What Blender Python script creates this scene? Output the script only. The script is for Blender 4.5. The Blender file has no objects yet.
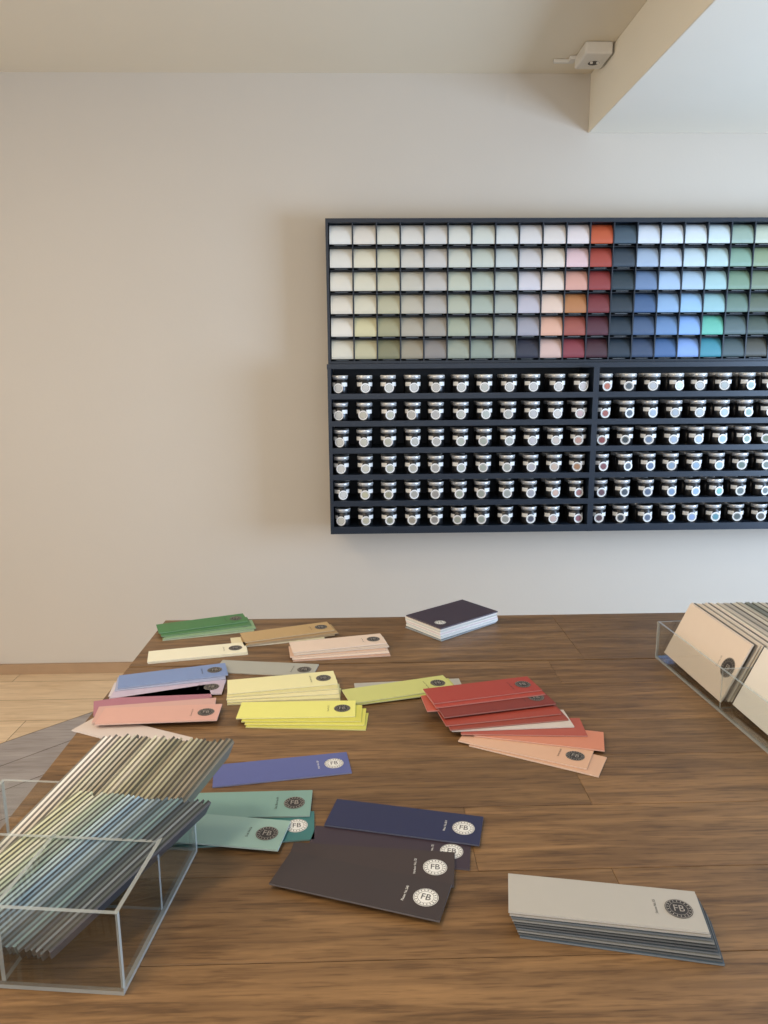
import bpy, math, random, colorsys
from mathutils import Matrix, Vector
random.seed(7)
SC=bpy.context.scene
try:
    SC.view_settings.view_transform='Standard'
    SC.view_settings.look='None'
except Exception: pass
def s2l(c):
    c=c/255.0
    return c/12.92 if c<=.04045 else ((c+.055)/1.055)**2.4
def col(rgb): return (s2l(rgb[0]),s2l(rgb[1]),s2l(rgb[2]),1)
def hx(h): return tuple(int(h[i:i+2],16) for i in (0,2,4))
_m={}
def mat(name,rgb,rough=.5,noise=.04,scale=30,metal=0,bump=0.0,spec=.5):
    key=(name,rgb)
    if key in _m: return _m[key]
    m=bpy.data.materials.new(name); m.use_nodes=True
    nt=m.node_tree; b=nt.nodes['Principled BSDF']
    b.inputs['Roughness'].default_value=rough; b.inputs['Metallic'].default_value=metal
    b.inputs['Specular IOR Level'].default_value=spec
    tc=nt.nodes.new('ShaderNodeTexCoord'); n=nt.nodes.new('ShaderNodeTexNoise'); n.inputs['Scale'].default_value=scale
    n.inputs['Detail'].default_value=4
    r=nt.nodes.new('ShaderNodeMixRGB')
    c=col(rgb); r.inputs[1].default_value=tuple(max(0,x*(1-noise)) for x in c[:3])+(1,)
    r.inputs[2].default_value=tuple(min(1,x*(1+noise)) for x in c[:3])+(1,)
    nt.links.new(tc.outputs['Object'],n.inputs['Vector']); nt.links.new(n.outputs['Fac'],r.inputs[0])
    nt.links.new(r.outputs[0],b.inputs['Base Color'])
    if bump:
        bp=nt.nodes.new('ShaderNodeBump'); bp.inputs['Strength'].default_value=bump; bp.inputs['Distance'].default_value=.002
        nt.links.new(n.outputs['Fac'],bp.inputs['Height']); nt.links.new(bp.outputs[0],b.inputs['Normal'])
    _m[key]=m; return m

class MB:
    def __init__(s): s.v=[];s.f=[];s.mi=[];s.mats=[];s.tone=[];s.sm=[]
    def m(s,mt):
        if mt not in s.mats: s.mats.append(mt)
        return s.mats.index(mt)
    def add(s,verts,faces,mt,M=None,tone=0.,smooth=False):
        o=len(s.v)
        for p in verts:
            p=Vector(p)
            s.v.append(M@p if M is not None else p)
        i=s.m(mt) if not isinstance(mt,list) else None
        for k,f in enumerate(faces):
            s.f.append([o+x for x in f]); s.mi.append(i if i is not None else s.m(mt[k])); s.tone.append(tone); s.sm.append(smooth)
    def box(s,x0,x1,y0,y1,z0,z1,mt,M=None,tone=0.,skip=()):
        v=[(x0,y0,z0),(x1,y0,z0),(x1,y1,z0),(x0,y1,z0),(x0,y0,z1),(x1,y0,z1),(x1,y1,z1),(x0,y1,z1)]
        f=[(3,2,1,0),(4,5,6,7),(0,1,5,4),(1,2,6,5),(2,3,7,6),(3,0,4,7)]
        if skip:
            f=[q for k,q in enumerate(f) if k not in skip]
            if isinstance(mt,list): mt=[q for k,q in enumerate(mt) if k not in skip]
        s.add(v,f,mt,M,tone)
    def disc(s,r,z,mt,M,n=28,r0=0):
        v=[];
        if r0==0:
            v=[(r*math.cos(2*math.pi*i/n),r*math.sin(2*math.pi*i/n),z) for i in range(n)]
            s.add(v,[tuple(range(n))],mt,M)
        else:
            v=[(q*math.cos(2*math.pi*i/n),q*math.sin(2*math.pi*i/n),z) for i in range(n) for q in (r0,r)]
            s.add(v,[(2*i,2*i+1,(2*i+3)%(2*n),(2*i+2)%(2*n)) for i in range(n)],mt,M)
    def lathe(s,prof,mts,M,n=16):
        v=[(r*math.cos(2*math.pi*i/n),r*math.sin(2*math.pi*i/n),z) for (r,z) in prof for i in range(n)]
        o=len(s.v); s.v.extend([M@Vector(p) for p in v])
        for j in range(len(prof)-1):
            f=[(j*n+i,j*n+(i+1)%n,(j+1)*n+(i+1)%n,(j+1)*n+i) for i in range(n)]
            for q in f: s.f.append([o+x for x in q]); s.mi.append(s.m(mts[j])); s.tone.append(0.); s.sm.append(True)
    def obj(s,name,parent=None,bevel=0):
        me=bpy.data.meshes.new(name); me.from_pydata([tuple(p) for p in s.v],[],s.f)
        for m in s.mats: me.materials.append(m)
        me.polygons.foreach_set('material_index',s.mi)
        me.polygons.foreach_set('use_smooth',s.sm)
        a=me.attributes.new('tone','FLOAT','FACE'); a.data.foreach_set('value',s.tone)
        me.update()
        ob=bpy.data.objects.new(name,me); bpy.context.collection.objects.link(ob)
        if parent: ob.parent=parent
        if bevel:
            bv=ob.modifiers.new('bevel','BEVEL'); bv.width=bevel; bv.segments=2; bv.limit_method='ANGLE'
        return ob
def empty(name):
    e=bpy.data.objects.new(name,None); bpy.context.collection.objects.link(e); return e
def Tm(x,y,z,a=0): return Matrix.Translation((x,y,z))@Matrix.Rotation(math.radians(a),4,'Z')

_t={}
def text_geo(body,size):
    if (body,size) in _t: return _t[(body,size)]
    cu=bpy.data.curves.new('t','FONT'); cu.body=body; cu.size=size; cu.align_x='CENTER'; cu.align_y='CENTER'; cu.resolution_u=3
    ob=bpy.data.objects.new('t',cu); bpy.context.collection.objects.link(ob)
    bpy.context.view_layer.update()
    dg=bpy.context.evaluated_depsgraph_get(); me=bpy.data.meshes.new_from_object(ob.evaluated_get(dg))
    r=([tuple(v.co) for v in me.vertices],[tuple(p.vertices) for p in me.polygons])
    bpy.data.objects.remove(ob); bpy.data.meshes.remove(me); bpy.data.curves.remove(cu)
    _t[(body,size)]=r; return r

# ---------------------------------------------------------------- room
WY=3.07; CZ=2.393; XL=-2.6; XR=3.0; YB=-2.6
def wallmat(name,rgb):
    m=mat(name,rgb,rough=.85,noise=.02,scale=3,spec=.2)
    nt=m.node_tree; b=nt.nodes['Principled BSDF']
    n=nt.nodes.new('ShaderNodeTexNoise'); n.inputs['Scale'].default_value=90; n.inputs['Detail'].default_value=3
    bp=nt.nodes.new('ShaderNodeBump'); bp.inputs['Strength'].default_value=.08; bp.inputs['Distance'].default_value=.003
    tc=nt.nodes['Texture Coordinate']; nt.links.new(tc.outputs['Object'],n.inputs['Vector'])
    nt.links.new(n.outputs['Fac'],bp.inputs['Height']); nt.links.new(bp.outputs[0],b.inputs['Normal'])
    return m
WM=wallmat('wall_paint',(203,194,180)); CM=wallmat('ceiling_paint',(230,218,194)); BM=wallmat('bulkhead_paint',(238,230,212))
def simple(name,boxes,m,bevel=0):
    b=MB()
    for q in boxes: b.box(*q,m)
    return b.obj(name,None,bevel)
simple('wall_back',[(XL-.1,XR+.1,WY,WY+.12,0,CZ)],WM)
simple('wall_left',[(XL-.12,XL,YB,WY,0,.55),(XL-.12,XL,YB,WY,2.2,CZ),(XL-.12,XL,YB,-1.2,.55,2.2),(XL-.12,XL,.9,WY,.55,2.2)],WM)
simple('wall_right',[(XR,XR+.12,YB,WY,0,.4),(XR,XR+.12,YB,WY,2.0,CZ),(XR,XR+.12,YB,.3,.4,2.0),(XR,XR+.12,2.1,WY,.4,2.0)],WM)
simple('wall_front',[(XL,XR,YB-.12,YB,0,.4),(XL,XR,YB-.12,YB,2.25,CZ),(XL,-1.4,YB-.12,YB,.4,2.25),(2.6,XR,YB-.12,YB,.4,2.25)],WM)
simple('ceiling',[(XL-.1,XR+.1,YB-.1,WY+.12,CZ,CZ+.1)],CM)
simple('ceiling_bulkhead',[(.876,XR,YB,WY,2.182,CZ)],BM,.003)
FR=mat('window_frame_paint',(60,66,72),.4)
simple('window_1',[(XR+.03,XR+.08,.3,2.1,.4,.46),(XR+.03,XR+.08,.3,2.1,1.94,2.0),(XR+.03,XR+.08,.3,.36,.46,1.94),(XR+.03,XR+.08,2.04,2.1,.46,1.94)],FR)
simple('window_2',[(-1.4,2.6,YB-.08,YB-.03,.4,.46),(-1.4,2.6,YB-.08,YB-.03,2.19,2.25),(-1.4,-1.34,YB-.08,YB-.03,.46,2.19),(2.54,2.6,YB-.08,YB-.03,.46,2.19),(.57,.63,YB-.08,YB-.03,.46,2.19)],FR)
simple('fill_frame_left',[(XL-.08,XL-.03,-1.2,.9,.55,.61),(XL-.08,XL-.03,-1.2,.9,2.14,2.2),(XL-.08,XL-.03,-1.2,-1.14,.61,2.14),(XL-.08,XL-.03,.84,.9,.61,2.14)],FR)  # unseen frame, made up to go with the warm fill light on the left
simple('baseboard_back',[(XL,XR,WY-.015,WY,0,.045)],mat('baseboard_oak',(170,140,108),.5,.1,12))

# wood
def wood(name,dark,light,rough,sx,sy,tone_amt=.35,bump=.15,streak=.5):
    m=bpy.data.materials.new(name); m.use_nodes=True; nt=m.node_tree; b=nt.nodes['Principled BSDF']; N=nt.nodes.new; L=nt.links.new
    tc=N('ShaderNodeTexCoord'); mp=N('ShaderNodeMapping'); mp.inputs['Scale'].default_value=(sx,sy,sy)
    at=N('ShaderNodeAttribute'); at.attribute_name='tone'
    cmb=N('ShaderNodeCombineXYZ'); mu=N('ShaderNodeMath'); mu.operation='MULTIPLY'; mu.inputs[1].default_value=37
    L(at.outputs['Fac'],mu.inputs[0]); L(mu.outputs[0],cmb.inputs[0]); L(mu.outputs[0],cmb.inputs[2])
    ad=N('ShaderNodeVectorMath'); L(tc.outputs['Object'],ad.inputs[0]); L(cmb.outputs[0],ad.inputs[1]); L(ad.outputs[0],mp.inputs['Vector'])
    n1=N('ShaderNodeTexNoise'); n1.inputs['Scale'].default_value=1; n1.inputs['Detail'].default_value=8; n1.inputs['Roughness'].default_value=.65; n1.inputs['Distortion'].default_value=.6
    n2=N('ShaderNodeTexNoise'); n2.inputs['Scale'].default_value=5; n2.inputs['Detail'].default_value=3
    L(mp.outputs[0],n1.inputs['Vector']); L(mp.outputs[0],n2.inputs['Vector'])
    cr=N('ShaderNodeValToRGB'); cr.color_ramp.elements[0].position=.3; cr.color_ramp.elements[0].color=col(dark); cr.color_ramp.elements[1].position=.72; cr.color_ramp.elements[1].color=col(light)
    L(n1.outputs['Fac'],cr.inputs[0])
    hs=N('ShaderNodeHueSaturation'); ma=N('ShaderNodeMath'); ma.operation='MULTIPLY_ADD'; ma.inputs[1].default_value=tone_amt; ma.inputs[2].default_value=1-tone_amt/2
    L(at.outputs['Fac'],ma.inputs[0]); L(ma.outputs[0],hs.inputs['Value']); L(cr.outputs[0],hs.inputs['Color'])
    mx=N('ShaderNodeMixRGB'); mx.blend_type='MULTIPLY'; mx.inputs[0].default_value=streak
    c2=N('ShaderNodeValToRGB'); c2.color_ramp.elements[0].position=.35; c2.color_ramp.elements[0].color=(.5,.46,.42,1); c2.color_ramp.elements[1].position=.5; c2.color_ramp.elements[1].color=(1,1,1,1)
    L(n2.outputs['Fac'],c2.inputs[0]); L(hs.outputs[0],mx.inputs[1]); L(c2.outputs[0],mx.inputs[2]); L(mx.outputs[0],b.inputs['Base Color'])
    b.inputs['Roughness'].default_value=rough
    bp=N('ShaderNodeBump'); bp.inputs['Strength'].default_value=bump; bp.inputs['Distance'].default_value=.001
    L(n1.outputs['Fac'],bp.inputs['Height']); L(bp.outputs[0],b.inputs['Normal'])
    return m
TW=wood('table_oak',(84,60,36),(146,112,74),.42,4.5,60,.2,.3,.7)
FO=wood('floor_oak',(206,176,138),(232,206,170),.45,2,18,.08,.1,.2)
FG=wood('floor_shaded_oak',(140,132,128),(172,164,160),.45,2,18,.15,.1,.3)  # grey tone holds the shade on the floor near the table
# floor : pale straight boards by the wall, shop-side diagonal boards greyed to paint in the table's shade
fb=MB(); w=.16
def clip_poly(poly,fn):
    out=[]
    for k in range(len(poly)):
        a=poly[k];b=poly[(k+1)%len(poly)];fa=fn(a);fb_=fn(b)
        if fa>=0: out.append(a)
        if (fa>=0)!=(fb_>=0):
            t=fa/(fa-fb_); out.append((a[0]+(b[0]-a[0])*t,a[1]+(b[1]-a[1])*t))
    return out
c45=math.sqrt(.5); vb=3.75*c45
lim=[lambda p:p[0]-XL,lambda p:XR-p[0],lambda p:p[1]-YB,lambda p:WY-p[1]]
def putpoly(poly,fns,mt):
    for fn in fns:
        if poly: poly=clip_poly(poly,fn)
    if len(poly)>=3: fb.add([(p[0],p[1],0) for p in poly],[tuple(range(len(poly)))],mt,None,random.random())
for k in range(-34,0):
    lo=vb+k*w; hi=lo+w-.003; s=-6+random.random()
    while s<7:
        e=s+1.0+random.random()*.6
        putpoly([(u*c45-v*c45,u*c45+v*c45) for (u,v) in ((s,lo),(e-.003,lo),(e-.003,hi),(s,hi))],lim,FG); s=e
yy=YB
while yy<WY:
    s=XL-random.random()
    while s<XR:
        e=s+1.2+random.random()*.8
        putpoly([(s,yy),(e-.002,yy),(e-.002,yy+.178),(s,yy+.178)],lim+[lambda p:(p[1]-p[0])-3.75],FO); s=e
    yy+=.18
fb.box(XL,XR,YB,WY,-.1,-.002,mat('floor_joint',(96,78,62),.8))
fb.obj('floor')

# ---------------------------------------------------------------- table
TZ=.75; TX0=-.447; TX1=1.75; TY0=.12; TY1=1.572
tb=MB()
rows=[(1.3135,TY1)]; y=1.3092
while y>TY0+.05:
    h=random.choice([.105,.12,.135]); y2=max(TY0,y-h)
    rows.append((y2,y)); y=y2-.0008
for (a,b) in rows:
    x=TX0
    while x<TX1:
        e=min(TX1,x+random.uniform(.55,1.2))
        if TX1-e<.2: e=TX1
        tb.box(x,e-.0003,a,b,TZ-.035,TZ,TW,None,random.random()); x=e
tab=empty('wooden_table')
tb.obj('tabletop',tab,.0007)
lg=MB(); lw=.08
for lx in (TX0+.06,TX1-.06-lw):
    for ly in (TY0+.06,TY1-.06-lw): lg.box(lx,lx+lw,ly,ly+lw,0,TZ-.036,TW,None,.3)
lg.obj('legs',tab,.004)
ap=MB()
ap.box(TX0+.141,TX1-.141,TY1-.1,TY1-.075,TZ-.14,TZ-.036,TW,None,.4); ap.box(TX0+.141,TX1-.141,TY0+.075,TY0+.1,TZ-.14,TZ-.036,TW,None,.4)
ap.box(TX0+.075,TX0+.1,TY0+.141,TY1-.141,TZ-.14,TZ-.036,TW,None,.4); ap.box(TX1-.1,TX1-.075,TY0+.141,TY1-.141,TZ-.14,TZ-.036,TW,None,.4)
ap.obj('apron',tab,.002)

# ---------------------------------------------------------------- colour cards
BLK=mat('logo_black',(44,41,42),.5); WHT=mat('logo_white',(228,228,224),.5)
def logo(b,M,kind,R=.0132):
    dk,lt=(BLK,WHT) if kind=='d' else (WHT,BLK)
    lt2=mat('logo_grey',(158,152,144),.5) if kind=='d' else mat('logo_mid',(70,68,72),.5)
    b.disc(R,.0003,dk,M); b.disc(R*.95,.0005,lt2,M,r0=R*.91); b.disc(R*.66,.0005,lt2,M,r0=R*.63)
    v,f=text_geo('FB',.0125); b.add([(p[0]*.85,p[1],.0006) for p in v],f,lt2,M)
    for j in range(18):
        a=2*math.pi*j/18; rr=R*.79
        b.box(-.0004,.0004,-.0009,.0009,.0005,.0006,lt2,M@Matrix.Rotation(a,4,'Z')@Matrix.Translation((0,rr,0)))
words=['Stone','Plaster','Linen','Moss','Slate Blue','Dusk','Clay','Cream','Harbour','Meadow']
def cardmats(rgb,solid=False):
    e=tuple(int(c*.6+235*.4*(.55+.45*max(rgb)/255)) for c in rgb)
    if solid: return mat('card_colour',rgb,.45,.02,60),mat('card_edge_dyed',rgb,.6,.06,200)
    return mat('card_colour',rgb,.45,.02,60),mat('card_edge',e,.7,.1,200)
def card(b,cx,cy,ang,z,rgb,lg=None,L=.186,W=.056,th=.0019,M=None,R=.0132,solid=False):
    M=M if M is not None else Tm(cx,cy,z,ang)
    f,e=cardmats(rgb,solid)
    b.box(-L/2,L/2,-W/2,W/2,0,th,[f,f,e,e,e,e],M)
    if lg:
        Ml=M@Matrix.Translation((L/2-.008-R,0,th)); logo(b,Ml,lg,R)
        v,fc=text_geo(random.choice(words)+' No.%d'%random.randint(3,290),.0038)
        b.add([(p[0],p[1],.0004) for p in v],fc,WHT if lg=='w' else BLK,M@Matrix.Translation((L/2-.017-2*R,0,th))@Matrix.Rotation(math.pi/2,4,'Z'))
def stack(name,cards,base=0,gap=.0024):
    b=MB(); z=TZ+.0004+base*gap
    for c in cards:
        card(b,c[0],c[1],c[2],z,c[3],c[4] if len(c)>4 else None); z+=gap
    return b.obj(name)
S='paint_colour_card_stack'
stack(S,[(-.336,1.494,15,(150,172,140)),(-.334,1.499,17,(128,160,122),'d'),(-.345,1.51,19,(70,120,72)),(-.355,1.525,20.8,(62,118,66),'d')])
stack(S,[(-.329,1.369,12,(216,212,188)),(-.331,1.371,13.1,(232,228,204),'d')])
stack(S,[(-.185,1.445,14,(222,214,180)),(-.165,1.452,17,(170,142,98)),(-.158,1.455,18,(160,132,92)),(-.166,1.463,19.4,(182,152,106),'d')])
stack(S,[(-.052,1.360,6,(196,158,138)),(-.055,1.366,8,(226,206,188)),(-.06,1.372,9,(208,176,154)),(-.055,1.38,11,(204,188,174)),(-.059,1.389,12.8,(222,200,182),'d')])
stack(S,[(-.352,1.222,8,(204,198,204)),(-.343,1.202,3.1,(186,174,194),'d'),(-.349,1.242,13,(156,164,194)),(-.347,1.249,15.6,(118,140,186),'d')])
stack(S,[(-.188,1.291,-8.6,(164,164,155),'d')])
stack(S,[(-.140,1.170,0,(196,190,140)),(-.142,1.178,2.5,(220,214,162)),(-.145,1.186,5,(226,218,170)),(-.147,1.196,7.5,(214,206,150)),(-.149,1.206,10.3,(228,222,170),'d')])
stack(S,[(-.095,1.082,-5,(200,198,96)),(-.098,1.09,-3,(216,212,100)),(-.104,1.096,-2,(206,202,92)),(-.114,1.105,-.2,(226,224,128),'d')],base=0)
stack(S,[(.07,1.195,4,(174,172,164)),(.058,1.176,14,(184,188,104)),(.052,1.18,16.8,(196,198,122),'d')])
stack(S,[(-.36,1.047,-26,(202,190,184)),(-.359,1.161,19,(166,110,126)),(-.342,1.117,8,(200,160,152)),(-.33,1.097,2.4,(208,162,150),'d')])
stack('paint_colour_card',[(-.12,.938,9,(86,95,150),'w')])
stack(S,[(-.160,.802,4,(58,112,112),'w'),(-.167,.851,.5,(120,154,146),'d'),(-.192,.798,-9.6,(142,172,163),'d')])
stack(S,[(.022,.764,-9.4,(56,45,56),'w'),(.042,.809,-14,(38,43,76),'w')])
stack(S,[(0,.732,-7.7,(60,50,50),'w'),(-.011,.696,-19.1,(56,48,49),'w')],base=1)
gs=[(.241,.629,-12.6,(70,84,98))]+[(.240-.0011*i,.631+.0014*i,-12.4+.23*i,[(48,52,56),(108,110,108),(60,70,80),(40,46,52)][i%4]) for i in range(7)]+[(.232,.641,-10.7,(150,146,140)),(.231,.6425,-10.5,(172,168,160),'d')]
stack(S,gs,gap=.0022)
stack(S,[(.241,.972,-29,(212,172,146)),(.227,.985,-27,(214,172,144),'d'),(.254,1.014,-16,(206,134,108)),(.232,1.035,-4,(170,84,70)),(.216,1.05,2,(206,196,188)),(.210,1.058,8,(148,66,52),'d'),(.203,1.07,10,(158,66,52)),
  (.181,1.108,6,(186,92,76)),(.2,1.091,12.5,(126,50,42),'d'),(.19,1.12,13,(170,68,56)),(.187,1.13,13.3,(162,62,52),'d')])
b=MB(); z=TZ+.0004
cl=[(120,130,134),(226,222,214),(205,212,214),(232,230,224),(214,190,196),(228,226,220),(196,202,200),(222,214,200),(56,44,58)]
for i,c in enumerate(cl):
    card(b,0,0,0,z,c,None,M=Tm(.181+random.uniform(-.002,.002),1.512+random.uniform(-.002,.002),z,38+random.uniform(-1.5,1.5)),L=.168,W=.108,th=.0026); z+=.0031
logo(b,Tm(.150,1.452,z-.0004,10),'w',.012)
b.obj('paint_brochure_pile')

# ---------------------------------------------------------------- acrylic
def acrylic(name,tint,base,k,rough=.03,body=None):
    m=bpy.data.materials.new(name); m.use_nodes=True; nt=m.node_tree; pb_=nt.nodes['Principled BSDF']
    o=nt.nodes['Material Output']; t=nt.nodes.new('ShaderNodeBsdfTransparent'); t.inputs[0].default_value=tint
    if body:
        g=pb_; g.inputs['Base Color'].default_value=body; g.inputs['Roughness'].default_value=rough
    else:
        nt.nodes.remove(pb_); g=nt.nodes.new('ShaderNodeBsdfGlossy'); g.inputs['Roughness'].default_value=rough
    lw_=nt.nodes.new('ShaderNodeLayerWeight'); lw_.inputs['Blend'].default_value=.5
    pw=nt.nodes.new('ShaderNodeMath'); pw.operation='POWER'; pw.inputs[1].default_value=3
    ma=nt.nodes.new('ShaderNodeMath'); ma.operation='MULTIPLY_ADD'; ma.inputs[1].default_value=k; ma.inputs[2].default_value=base
    x=nt.nodes.new('ShaderNodeMixShader')
    nt.links.new(lw_.outputs['Facing'],pw.inputs[0]); nt.links.new(pw.outputs[0],ma.inputs[0]); nt.links.new(ma.outputs[0],x.inputs[0])
    nt.links.new(t.outputs[0],x.inputs[1]); nt.links.new(g.outputs[0],x.inputs[2]); nt.links.new(x.outputs[0],o.inputs[0])
    return m
AC=acrylic('clear_acrylic',(.92,.945,.945,1),.10,.6); AE=acrylic('acrylic_polished_edge',(.8,.86,.86,1),.36,.3,.08,(.62,.67,.68,1))
def abox(b,x0,x1,y0,y1,z0,z1,M):
    d=[x1-x0,y1-y0,z1-z0]; t=d.index(min(d))
    ax={0:2,1:2,2:1,3:0,4:1,5:0}
    fm=[AC if ax[k]==t else AE for k in range(6)]
    b.box(x0,x1,y0,y1,z0,z1,fm,M,0.,skip=({0:3,1:4,2:0}[t],))
def tray(b,Wd,Dp,H,M,dx=(),dy=(),t=.004):
    abox(b,0,Wd,0,Dp,0,t,M)
    abox(b,0,Wd,0,t,t,H,M); abox(b,0,Wd,Dp-t,Dp,t,H,M); abox(b,0,t,t,Dp-t,t,H,M); abox(b,Wd-t,Wd,t,Dp-t,t,H,M)
    for x in dx: abox(b,x,x+t,t,Dp-t,t,H-.001,M)
    for y in dy: abox(b,t,Wd-t,y,y+t,t,H-.001,M)
def lerp(c1,c2,t): return tuple(int(a+(b_-a)*t) for a,b_ in zip(c1,c2))
def ramp(cs,t):
    t=max(0,min(.9999,t))*(len(cs)-1); k=int(t); return lerp(cs[k],cs[k+1],t-k)
q=lambda c: tuple(int(round(x/4)*4) for x in c)
def mute(c,a=.35):
    g=sum(c)/3; return tuple(int(x*(1-a)+g*a) for x in c)
def pack(b,near,L,Sd,n,width,wdir,cols,lg_last=None,length=.186,dk=.5,flip=False,R_=.0132,every=2,dense=False):
    L=Vector(L).normalized(); W=Vector(wdir); W=(W-L*W.dot(L)).normalized(); N=L.cross(W)
    th=abs(Vector(Sd).dot(N))*.93 if dense else .0016
    for i in range(n):
        p=Vector(near)+Vector(Sd)*i+L*(length/2+random.uniform(-.003,.003))+W*(width/2+(random.uniform(-.0012,.0012) if dense else 0))
        R=Matrix((L,-W,-N) if flip else (L,W,N)).transposed().to_4x4(); M=Matrix.Translation(p)@R
        c=ramp(cols,i/(n-1))
        if dense: c=mute(c)
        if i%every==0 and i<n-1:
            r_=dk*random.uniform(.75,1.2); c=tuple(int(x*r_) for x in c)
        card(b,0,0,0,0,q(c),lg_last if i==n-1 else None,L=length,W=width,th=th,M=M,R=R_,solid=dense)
LB=empty('acrylic_card_box')
b=MB(); M=Tm(-.443,.590,TZ+.0006,-6); tray(b,.225,.20,.082,M,dx=(.11,),dy=(.10,)); b.obj('acrylic_tray',LB)
b=MB()
olive=[(236,232,220),(220,212,190),(204,196,168),(170,160,132),(212,204,170),(186,182,146),(150,142,104),(196,188,150),(134,128,98),(170,156,130),(120,112,94)]
blue=[(214,208,162),(190,192,146),(210,214,184),(158,176,150),(136,164,156),(170,204,212),(100,144,186),(150,178,196),(70,98,116),(116,156,164),(60,82,98),(110,124,128),(64,74,82)]
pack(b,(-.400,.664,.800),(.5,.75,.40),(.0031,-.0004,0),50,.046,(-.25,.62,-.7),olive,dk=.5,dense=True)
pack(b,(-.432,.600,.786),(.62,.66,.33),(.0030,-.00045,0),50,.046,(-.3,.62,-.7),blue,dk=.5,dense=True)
b.obj('colour_cards',LB)
RB=empty('acrylic_card_box')
b=MB(); M=Tm(.574,.865,TZ+.0006,3.6); tray(b,.42,.45,.072,M,dx=(.21,),dy=(.225,)); b.obj('acrylic_tray',RB)
b=MB()
pale=[(222,210,194),(224,212,198),(232,224,210),(180,178,170),(228,222,210),(120,130,124),(226,224,216),(160,160,150),(224,216,204),(110,120,114),(230,226,218),(150,160,158),(232,228,220)]
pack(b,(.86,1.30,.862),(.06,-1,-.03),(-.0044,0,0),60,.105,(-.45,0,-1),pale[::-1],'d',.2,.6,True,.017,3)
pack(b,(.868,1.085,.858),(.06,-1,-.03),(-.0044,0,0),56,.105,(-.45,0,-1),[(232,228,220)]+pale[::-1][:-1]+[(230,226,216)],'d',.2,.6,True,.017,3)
b.obj('colour_cards',RB)

# ---------------------------------------------------------------- wall rack
RK=empty('paint_display_rack')
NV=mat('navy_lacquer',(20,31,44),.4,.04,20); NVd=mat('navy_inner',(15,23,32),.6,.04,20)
X0=-.142; NC=22; P=.0909; X1=X0+.012+NC*P+.012; YF=2.95; YBk=WY-.001
f=MB()
f.box(X0,X0+.010,YF,YBk,1.312,1.85,NV); f.box(X1-.010,X1,YF,YBk,1.312,1.85,NV)
f.box(X0+.01,X1-.01,YF,YBk,1.835,1.85,NV); f.box(X0+.01,X1-.01,YF,YBk,1.312,1.322,NV)
f.box(X0+.01,X1-.01,YBk-.008,YBk,1.322,1.835,NVd)
RP=.513/6
for c in range(1,NC): f.box(X0+.011+c*P-.0025,X0+.011+c*P+.0025,YF+.003,YBk-.009,1.322,1.835,NV)
for r in range(1,6): f.box(X0+.01,X1-.01,YF+.020,YBk-.009,1.322+r*RP-.002,1.322+r*RP+.001,NVd)
f.obj('swatch_frame',RK)
cols=["e8e8e2 e6e4da e6e2d4 e5dfd0 e9e4d8 e0dccb","e6e0d4 e4dfc8 e0dcc6 ded9c2 d9d2a8 c9c2a0","e2dfd0 d6d3b8 cfcbb0 c2bea0 a9a584 8c8a6c","e0ddd4 d5d1c4 cdc8b9 c4beac b5ae9c a39a86",
"dcdad4 d2cfc8 c8c4bc bab6ae a8a196 948e88","dfe0d6 d5d7c8 c9cdb9 bcc0ac adb39c a2a896","d9ddd2 cbd2c4 bcc6b8 b0baac a3ac9c 98a294","dee0da ccd2cc c0c6bc b3b8ac a9ada0 9b9d92",
"e0dcd8 d6d2d0 d8d3d6 c5bfc6 a8a4ac 3a3b48","e4dcd4 e6dccf e8d9cc e8cdb8 e4b298 d9b8ac","e8dcd8 e6c4c4 dba493 b97d50 a1584c 8c4048","c45c38 a8483a 943e3c 7c3638 582f38 4a2c33",
"4a5a66 3a4650 2f3c44 2b363e 26333e 2b3742","d8dfe6 a6b8cc 6f87a8 4a648a 4b5f7d 3c4c66","dde6ee c4d4e4 aac2dc 90b0d0 6c8cb4 4c6c98","dbe4ea c8dae0 b0c8d8 9ac0e0 8ab0e4 88a8dc",
"d0dee0 bcd4d2 a8c8ca 98c0c4 6cbcA8 4690a0","9ab0a0 88a894 7c9880 6c8478 5a6c6c 4b5a5c","c0c8b4 8fa080 7c8c74 606c5c 4c5850 505048","d8d4c0 c8c49c b8b078 a09860 847c50 5c5840","e8e0c8 e8d8a0 e0c878 d0a850 b08040 806030","e4e0dc d0ccc8 b8b4b0 989490 706c68 484848"]
def tn(h):
    c=hx(h); hh,s_,v_=colorsys.rgb_to_hsv(*[x/255 for x in c]); r_=colorsys.hsv_to_rgb(hh,s_,v_*.97)
    return tuple(int(x*255) for x in r_)
sw=MB(); LBm=mat('swatch_label',(120,126,130),.6)
for c in range(NC):
    cs=cols[c].split()
    for r in range(6):
        zt=1.835-r*RP-.0015; zb=zt-RP+.003; x0=X0+.011+c*P+.003; x1=x0+P-.006
        mt=mat('swatch_paint',tn(cs[r]),.5,.02,40)
        pr=[]; n=10
        for k in range(n+1):
            t=k/n*math.pi/2
            pr.append((YF+.005+.044*(1-math.sin(t)),zb+.008+(zt-zb-.008)*(math.cos(t)**.85 if k<n else 0)))
        pr.append((YF+.007,zb+.0065))
        v=[(x,p[0],p[1]) for p in pr for x in (x0,x1)]
        sw.add(v,[(2*k,2*k+2,2*k+3,2*k+1) for k in range(len(pr)-1)],mt,None,0,True)
        sw.box(x0+.018,x1-.018,YF+.0115,YF+.0125,zb+.0018,zb+.0035,LBm)
sw.obj('paint_swatches',RK)
f=MB(); YL=2.87; LZ0=.648; LZ1=1.292; MWd=1.034; NM=2
Xs=[X0+MWd*i for i in range(NM+1)]
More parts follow.
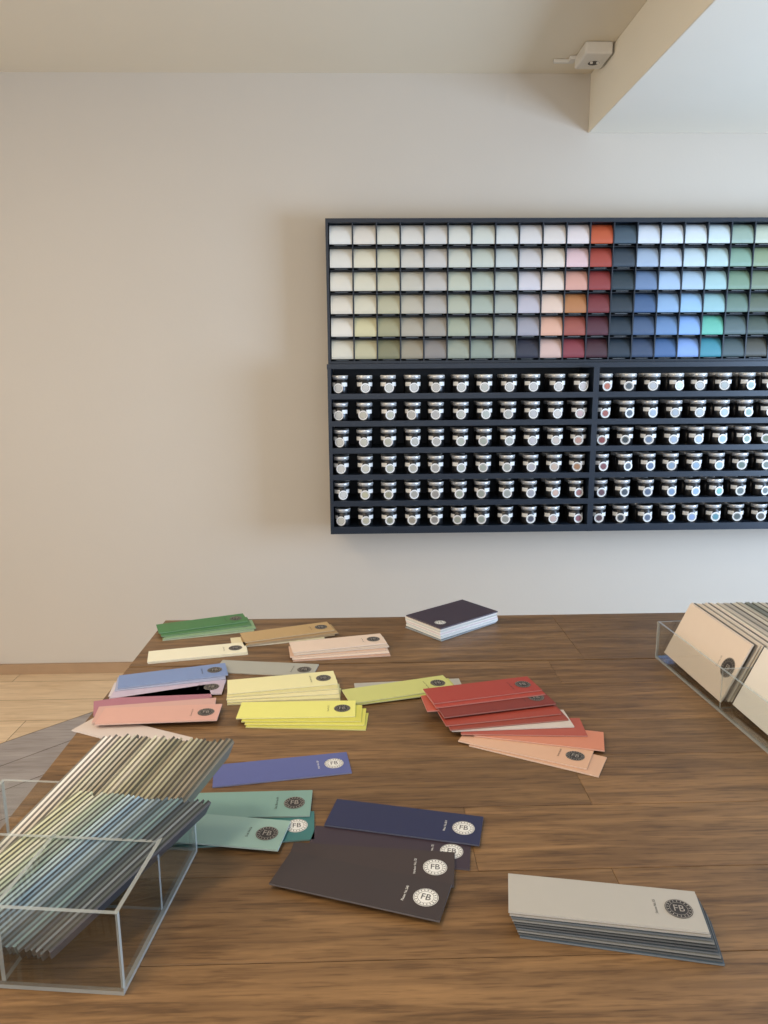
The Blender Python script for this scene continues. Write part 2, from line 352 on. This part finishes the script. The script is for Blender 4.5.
for i,x in enumerate(Xs):
    if i==0: f.box(x,x+.013,YL,YBk,LZ0,LZ1,NV)
    elif i==NM: f.box(x-.013,x,YL,YBk,LZ0,LZ1,NV)
    else: f.box(x-.011,x+.011,YL,YBk,LZ0,LZ1,NV)
f.box(Xs[0]+.016,Xs[-1]-.016,YBk-.01,YBk,LZ0,LZ1,NVd)
f.box(X0-.004,Xs[-1],YL+.05,YBk,LZ1,1.311,NV)
SP=.1045
shz=[1.197-SP*i for i in range(6)]
for m_ in range(NM):
    a=Xs[m_]+(.013 if m_==0 else .011); c=Xs[m_+1]-(.013 if m_==NM-1 else .011)
    for z in shz:
        f.box(a,c,YL+.014,YBk-.011,z-.01,z,NV); f.box(a,c,YL,YL+.014,z-.019,z+.002,NV)
    f.box(a,c,YL+.002,YBk-.011,LZ0,LZ0+.007,NV)
f.obj('pot_shelves',RK)
pb=MB(); Wp=mat('pot_label_white',(232,230,224),.4); Bk=mat('pot_black',(24,24,26),.3); Tn=mat('pot_tin',(200,200,198),.25,metal=.5)
def mixw(h):
    c=hx(h); return tuple(int(x*.7+130*.3) for x in c)
for m_ in range(NM):
    for j in range(11):
        x=Xs[m_]+.0455+j*.094
        ci=min(NC-1,m_*11+j); cs=cols[ci].split()
        for i,z in enumerate(shz):
            for dep in (0,1):
                M=Matrix.Translation((x+random.uniform(-.002,.002),YL+.050+dep*.068,z+.0008))@Matrix.Rotation(random.uniform(-.25,.25),4,'Z')
                pb.lathe([(0,0),(.029,0),(.0305,.003),(.0305,.047),(.027,.051),(.027,.055),(.0305,.0555),(.0315,.067),(.029,.070),(.0265,.0670),(0,.0670)],[Bk,Bk,Bk,Bk,Bk,Tn,Tn,Wp,Tn,Bk],M)
                if dep==0:
                    B=M@Matrix.Translation((0,-.0312,.022))@Matrix.Rotation(math.pi/2,4,'X')
                    pb.disc(.0188,0,Wp,B,20); pb.disc(.0115,.0004,mat('swatch_paint',mixw(cs[i]),.5,.02,40),B,16)
                    pb.disc(.0135,.0004,Bk,B,20,r0=.0125)
                    for sgn in (-1,1):
                        vv=[]
                        for k in range(5):
                            a=sgn*(.42+.22*k); vv+= [(.0309*math.sin(a),-.0309*math.cos(a),.028),(.0309*math.sin(a),-.0309*math.cos(a),.043)]
                        pb.add(vv,[(2*k,2*k+2,2*k+3,2*k+1) for k in range(4)],Wp,M)
pb.obj('sample_paint_pots',RK)

ce=empty('ceiling_power_socket'); PW=mat('white_plastic',(222,216,204),.4)
b=MB(); b.box(.772,.868,2.78,2.92,2.352,CZ-.0005,PW); b.obj('housing',ce,.006)
b=MB(); b.disc(.020,0,Bk,Matrix.Translation((.825,2.86,2.3515))@Matrix.Rotation(math.pi,4,'X'))
for dx in (-.011,.011): b.box(.825+dx-.004,.825+dx+.004,2.845,2.853,2.346,2.3515,PW)
b.obj('socket_hole',ce)
b=MB(); b.box(.70,.775,2.93,2.945,2.38,CZ-.0005,PW); b.box(.75,.775,2.9,2.935,2.38,CZ-.0005,PW); b.obj('cable_duct',ce,.003)

# ---------------------------------------------------------------- light
w=bpy.data.worlds.new('sky'); SC.world=w; w.use_nodes=True
w.node_tree.nodes['Background'].inputs[0].default_value=(.62,.78,1,1); w.node_tree.nodes['Background'].inputs[1].default_value=.7
def area(name,loc,rot,sx,sy,e,c):
    l=bpy.data.lights.new(name,'AREA'); l.shape='RECTANGLE'; l.size=sx; l.size_y=sy; l.energy=e; l.color=c
    o=bpy.data.objects.new(name,l); o.location=loc; o.rotation_euler=[math.radians(a) for a in rot]; bpy.context.collection.objects.link(o)
area('window_daylight_right',(XR+.02,1.3,1.05),(90,0,90),1.4,1.15,118,(.52,.71,1))
area('window_daylight_front',(.6,YB-.02,1.32),(90,0,0),3.8,1.7,38,(.92,.95,1))
area('warm_fill_left',(XL-.02,-.15,1.38),(90,0,-90),2.0,1.5,38,(1,.86,.68))  # added warm fill without a known source, brightens the bulkhead's left face
for x,y in ((-1.6,1.2),(-.6,.2),(-1.6,-.9)):
    area('ceiling_lamp',(x,y,CZ-.02),(0,0,0),.3,.3,13,(1,.81,.60))

# ---------------------------------------------------------------- camera
cd=bpy.data.cameras.new('camera'); cam=bpy.data.objects.new('camera',cd); bpy.context.collection.objects.link(cam)
cd.sensor_fit='VERTICAL'; cd.sensor_height=36; cd.lens=26; cd.clip_start=.05
Rm=(Matrix.Rotation(math.radians(-1.4),4,'Z')@Matrix.Rotation(math.radians(79),4,'X')@Matrix.Rotation(math.radians(-0.4),4,'Z'))
cam.matrix_world=Matrix.Translation((0,0,1.294))@Rm
SC.camera=cam
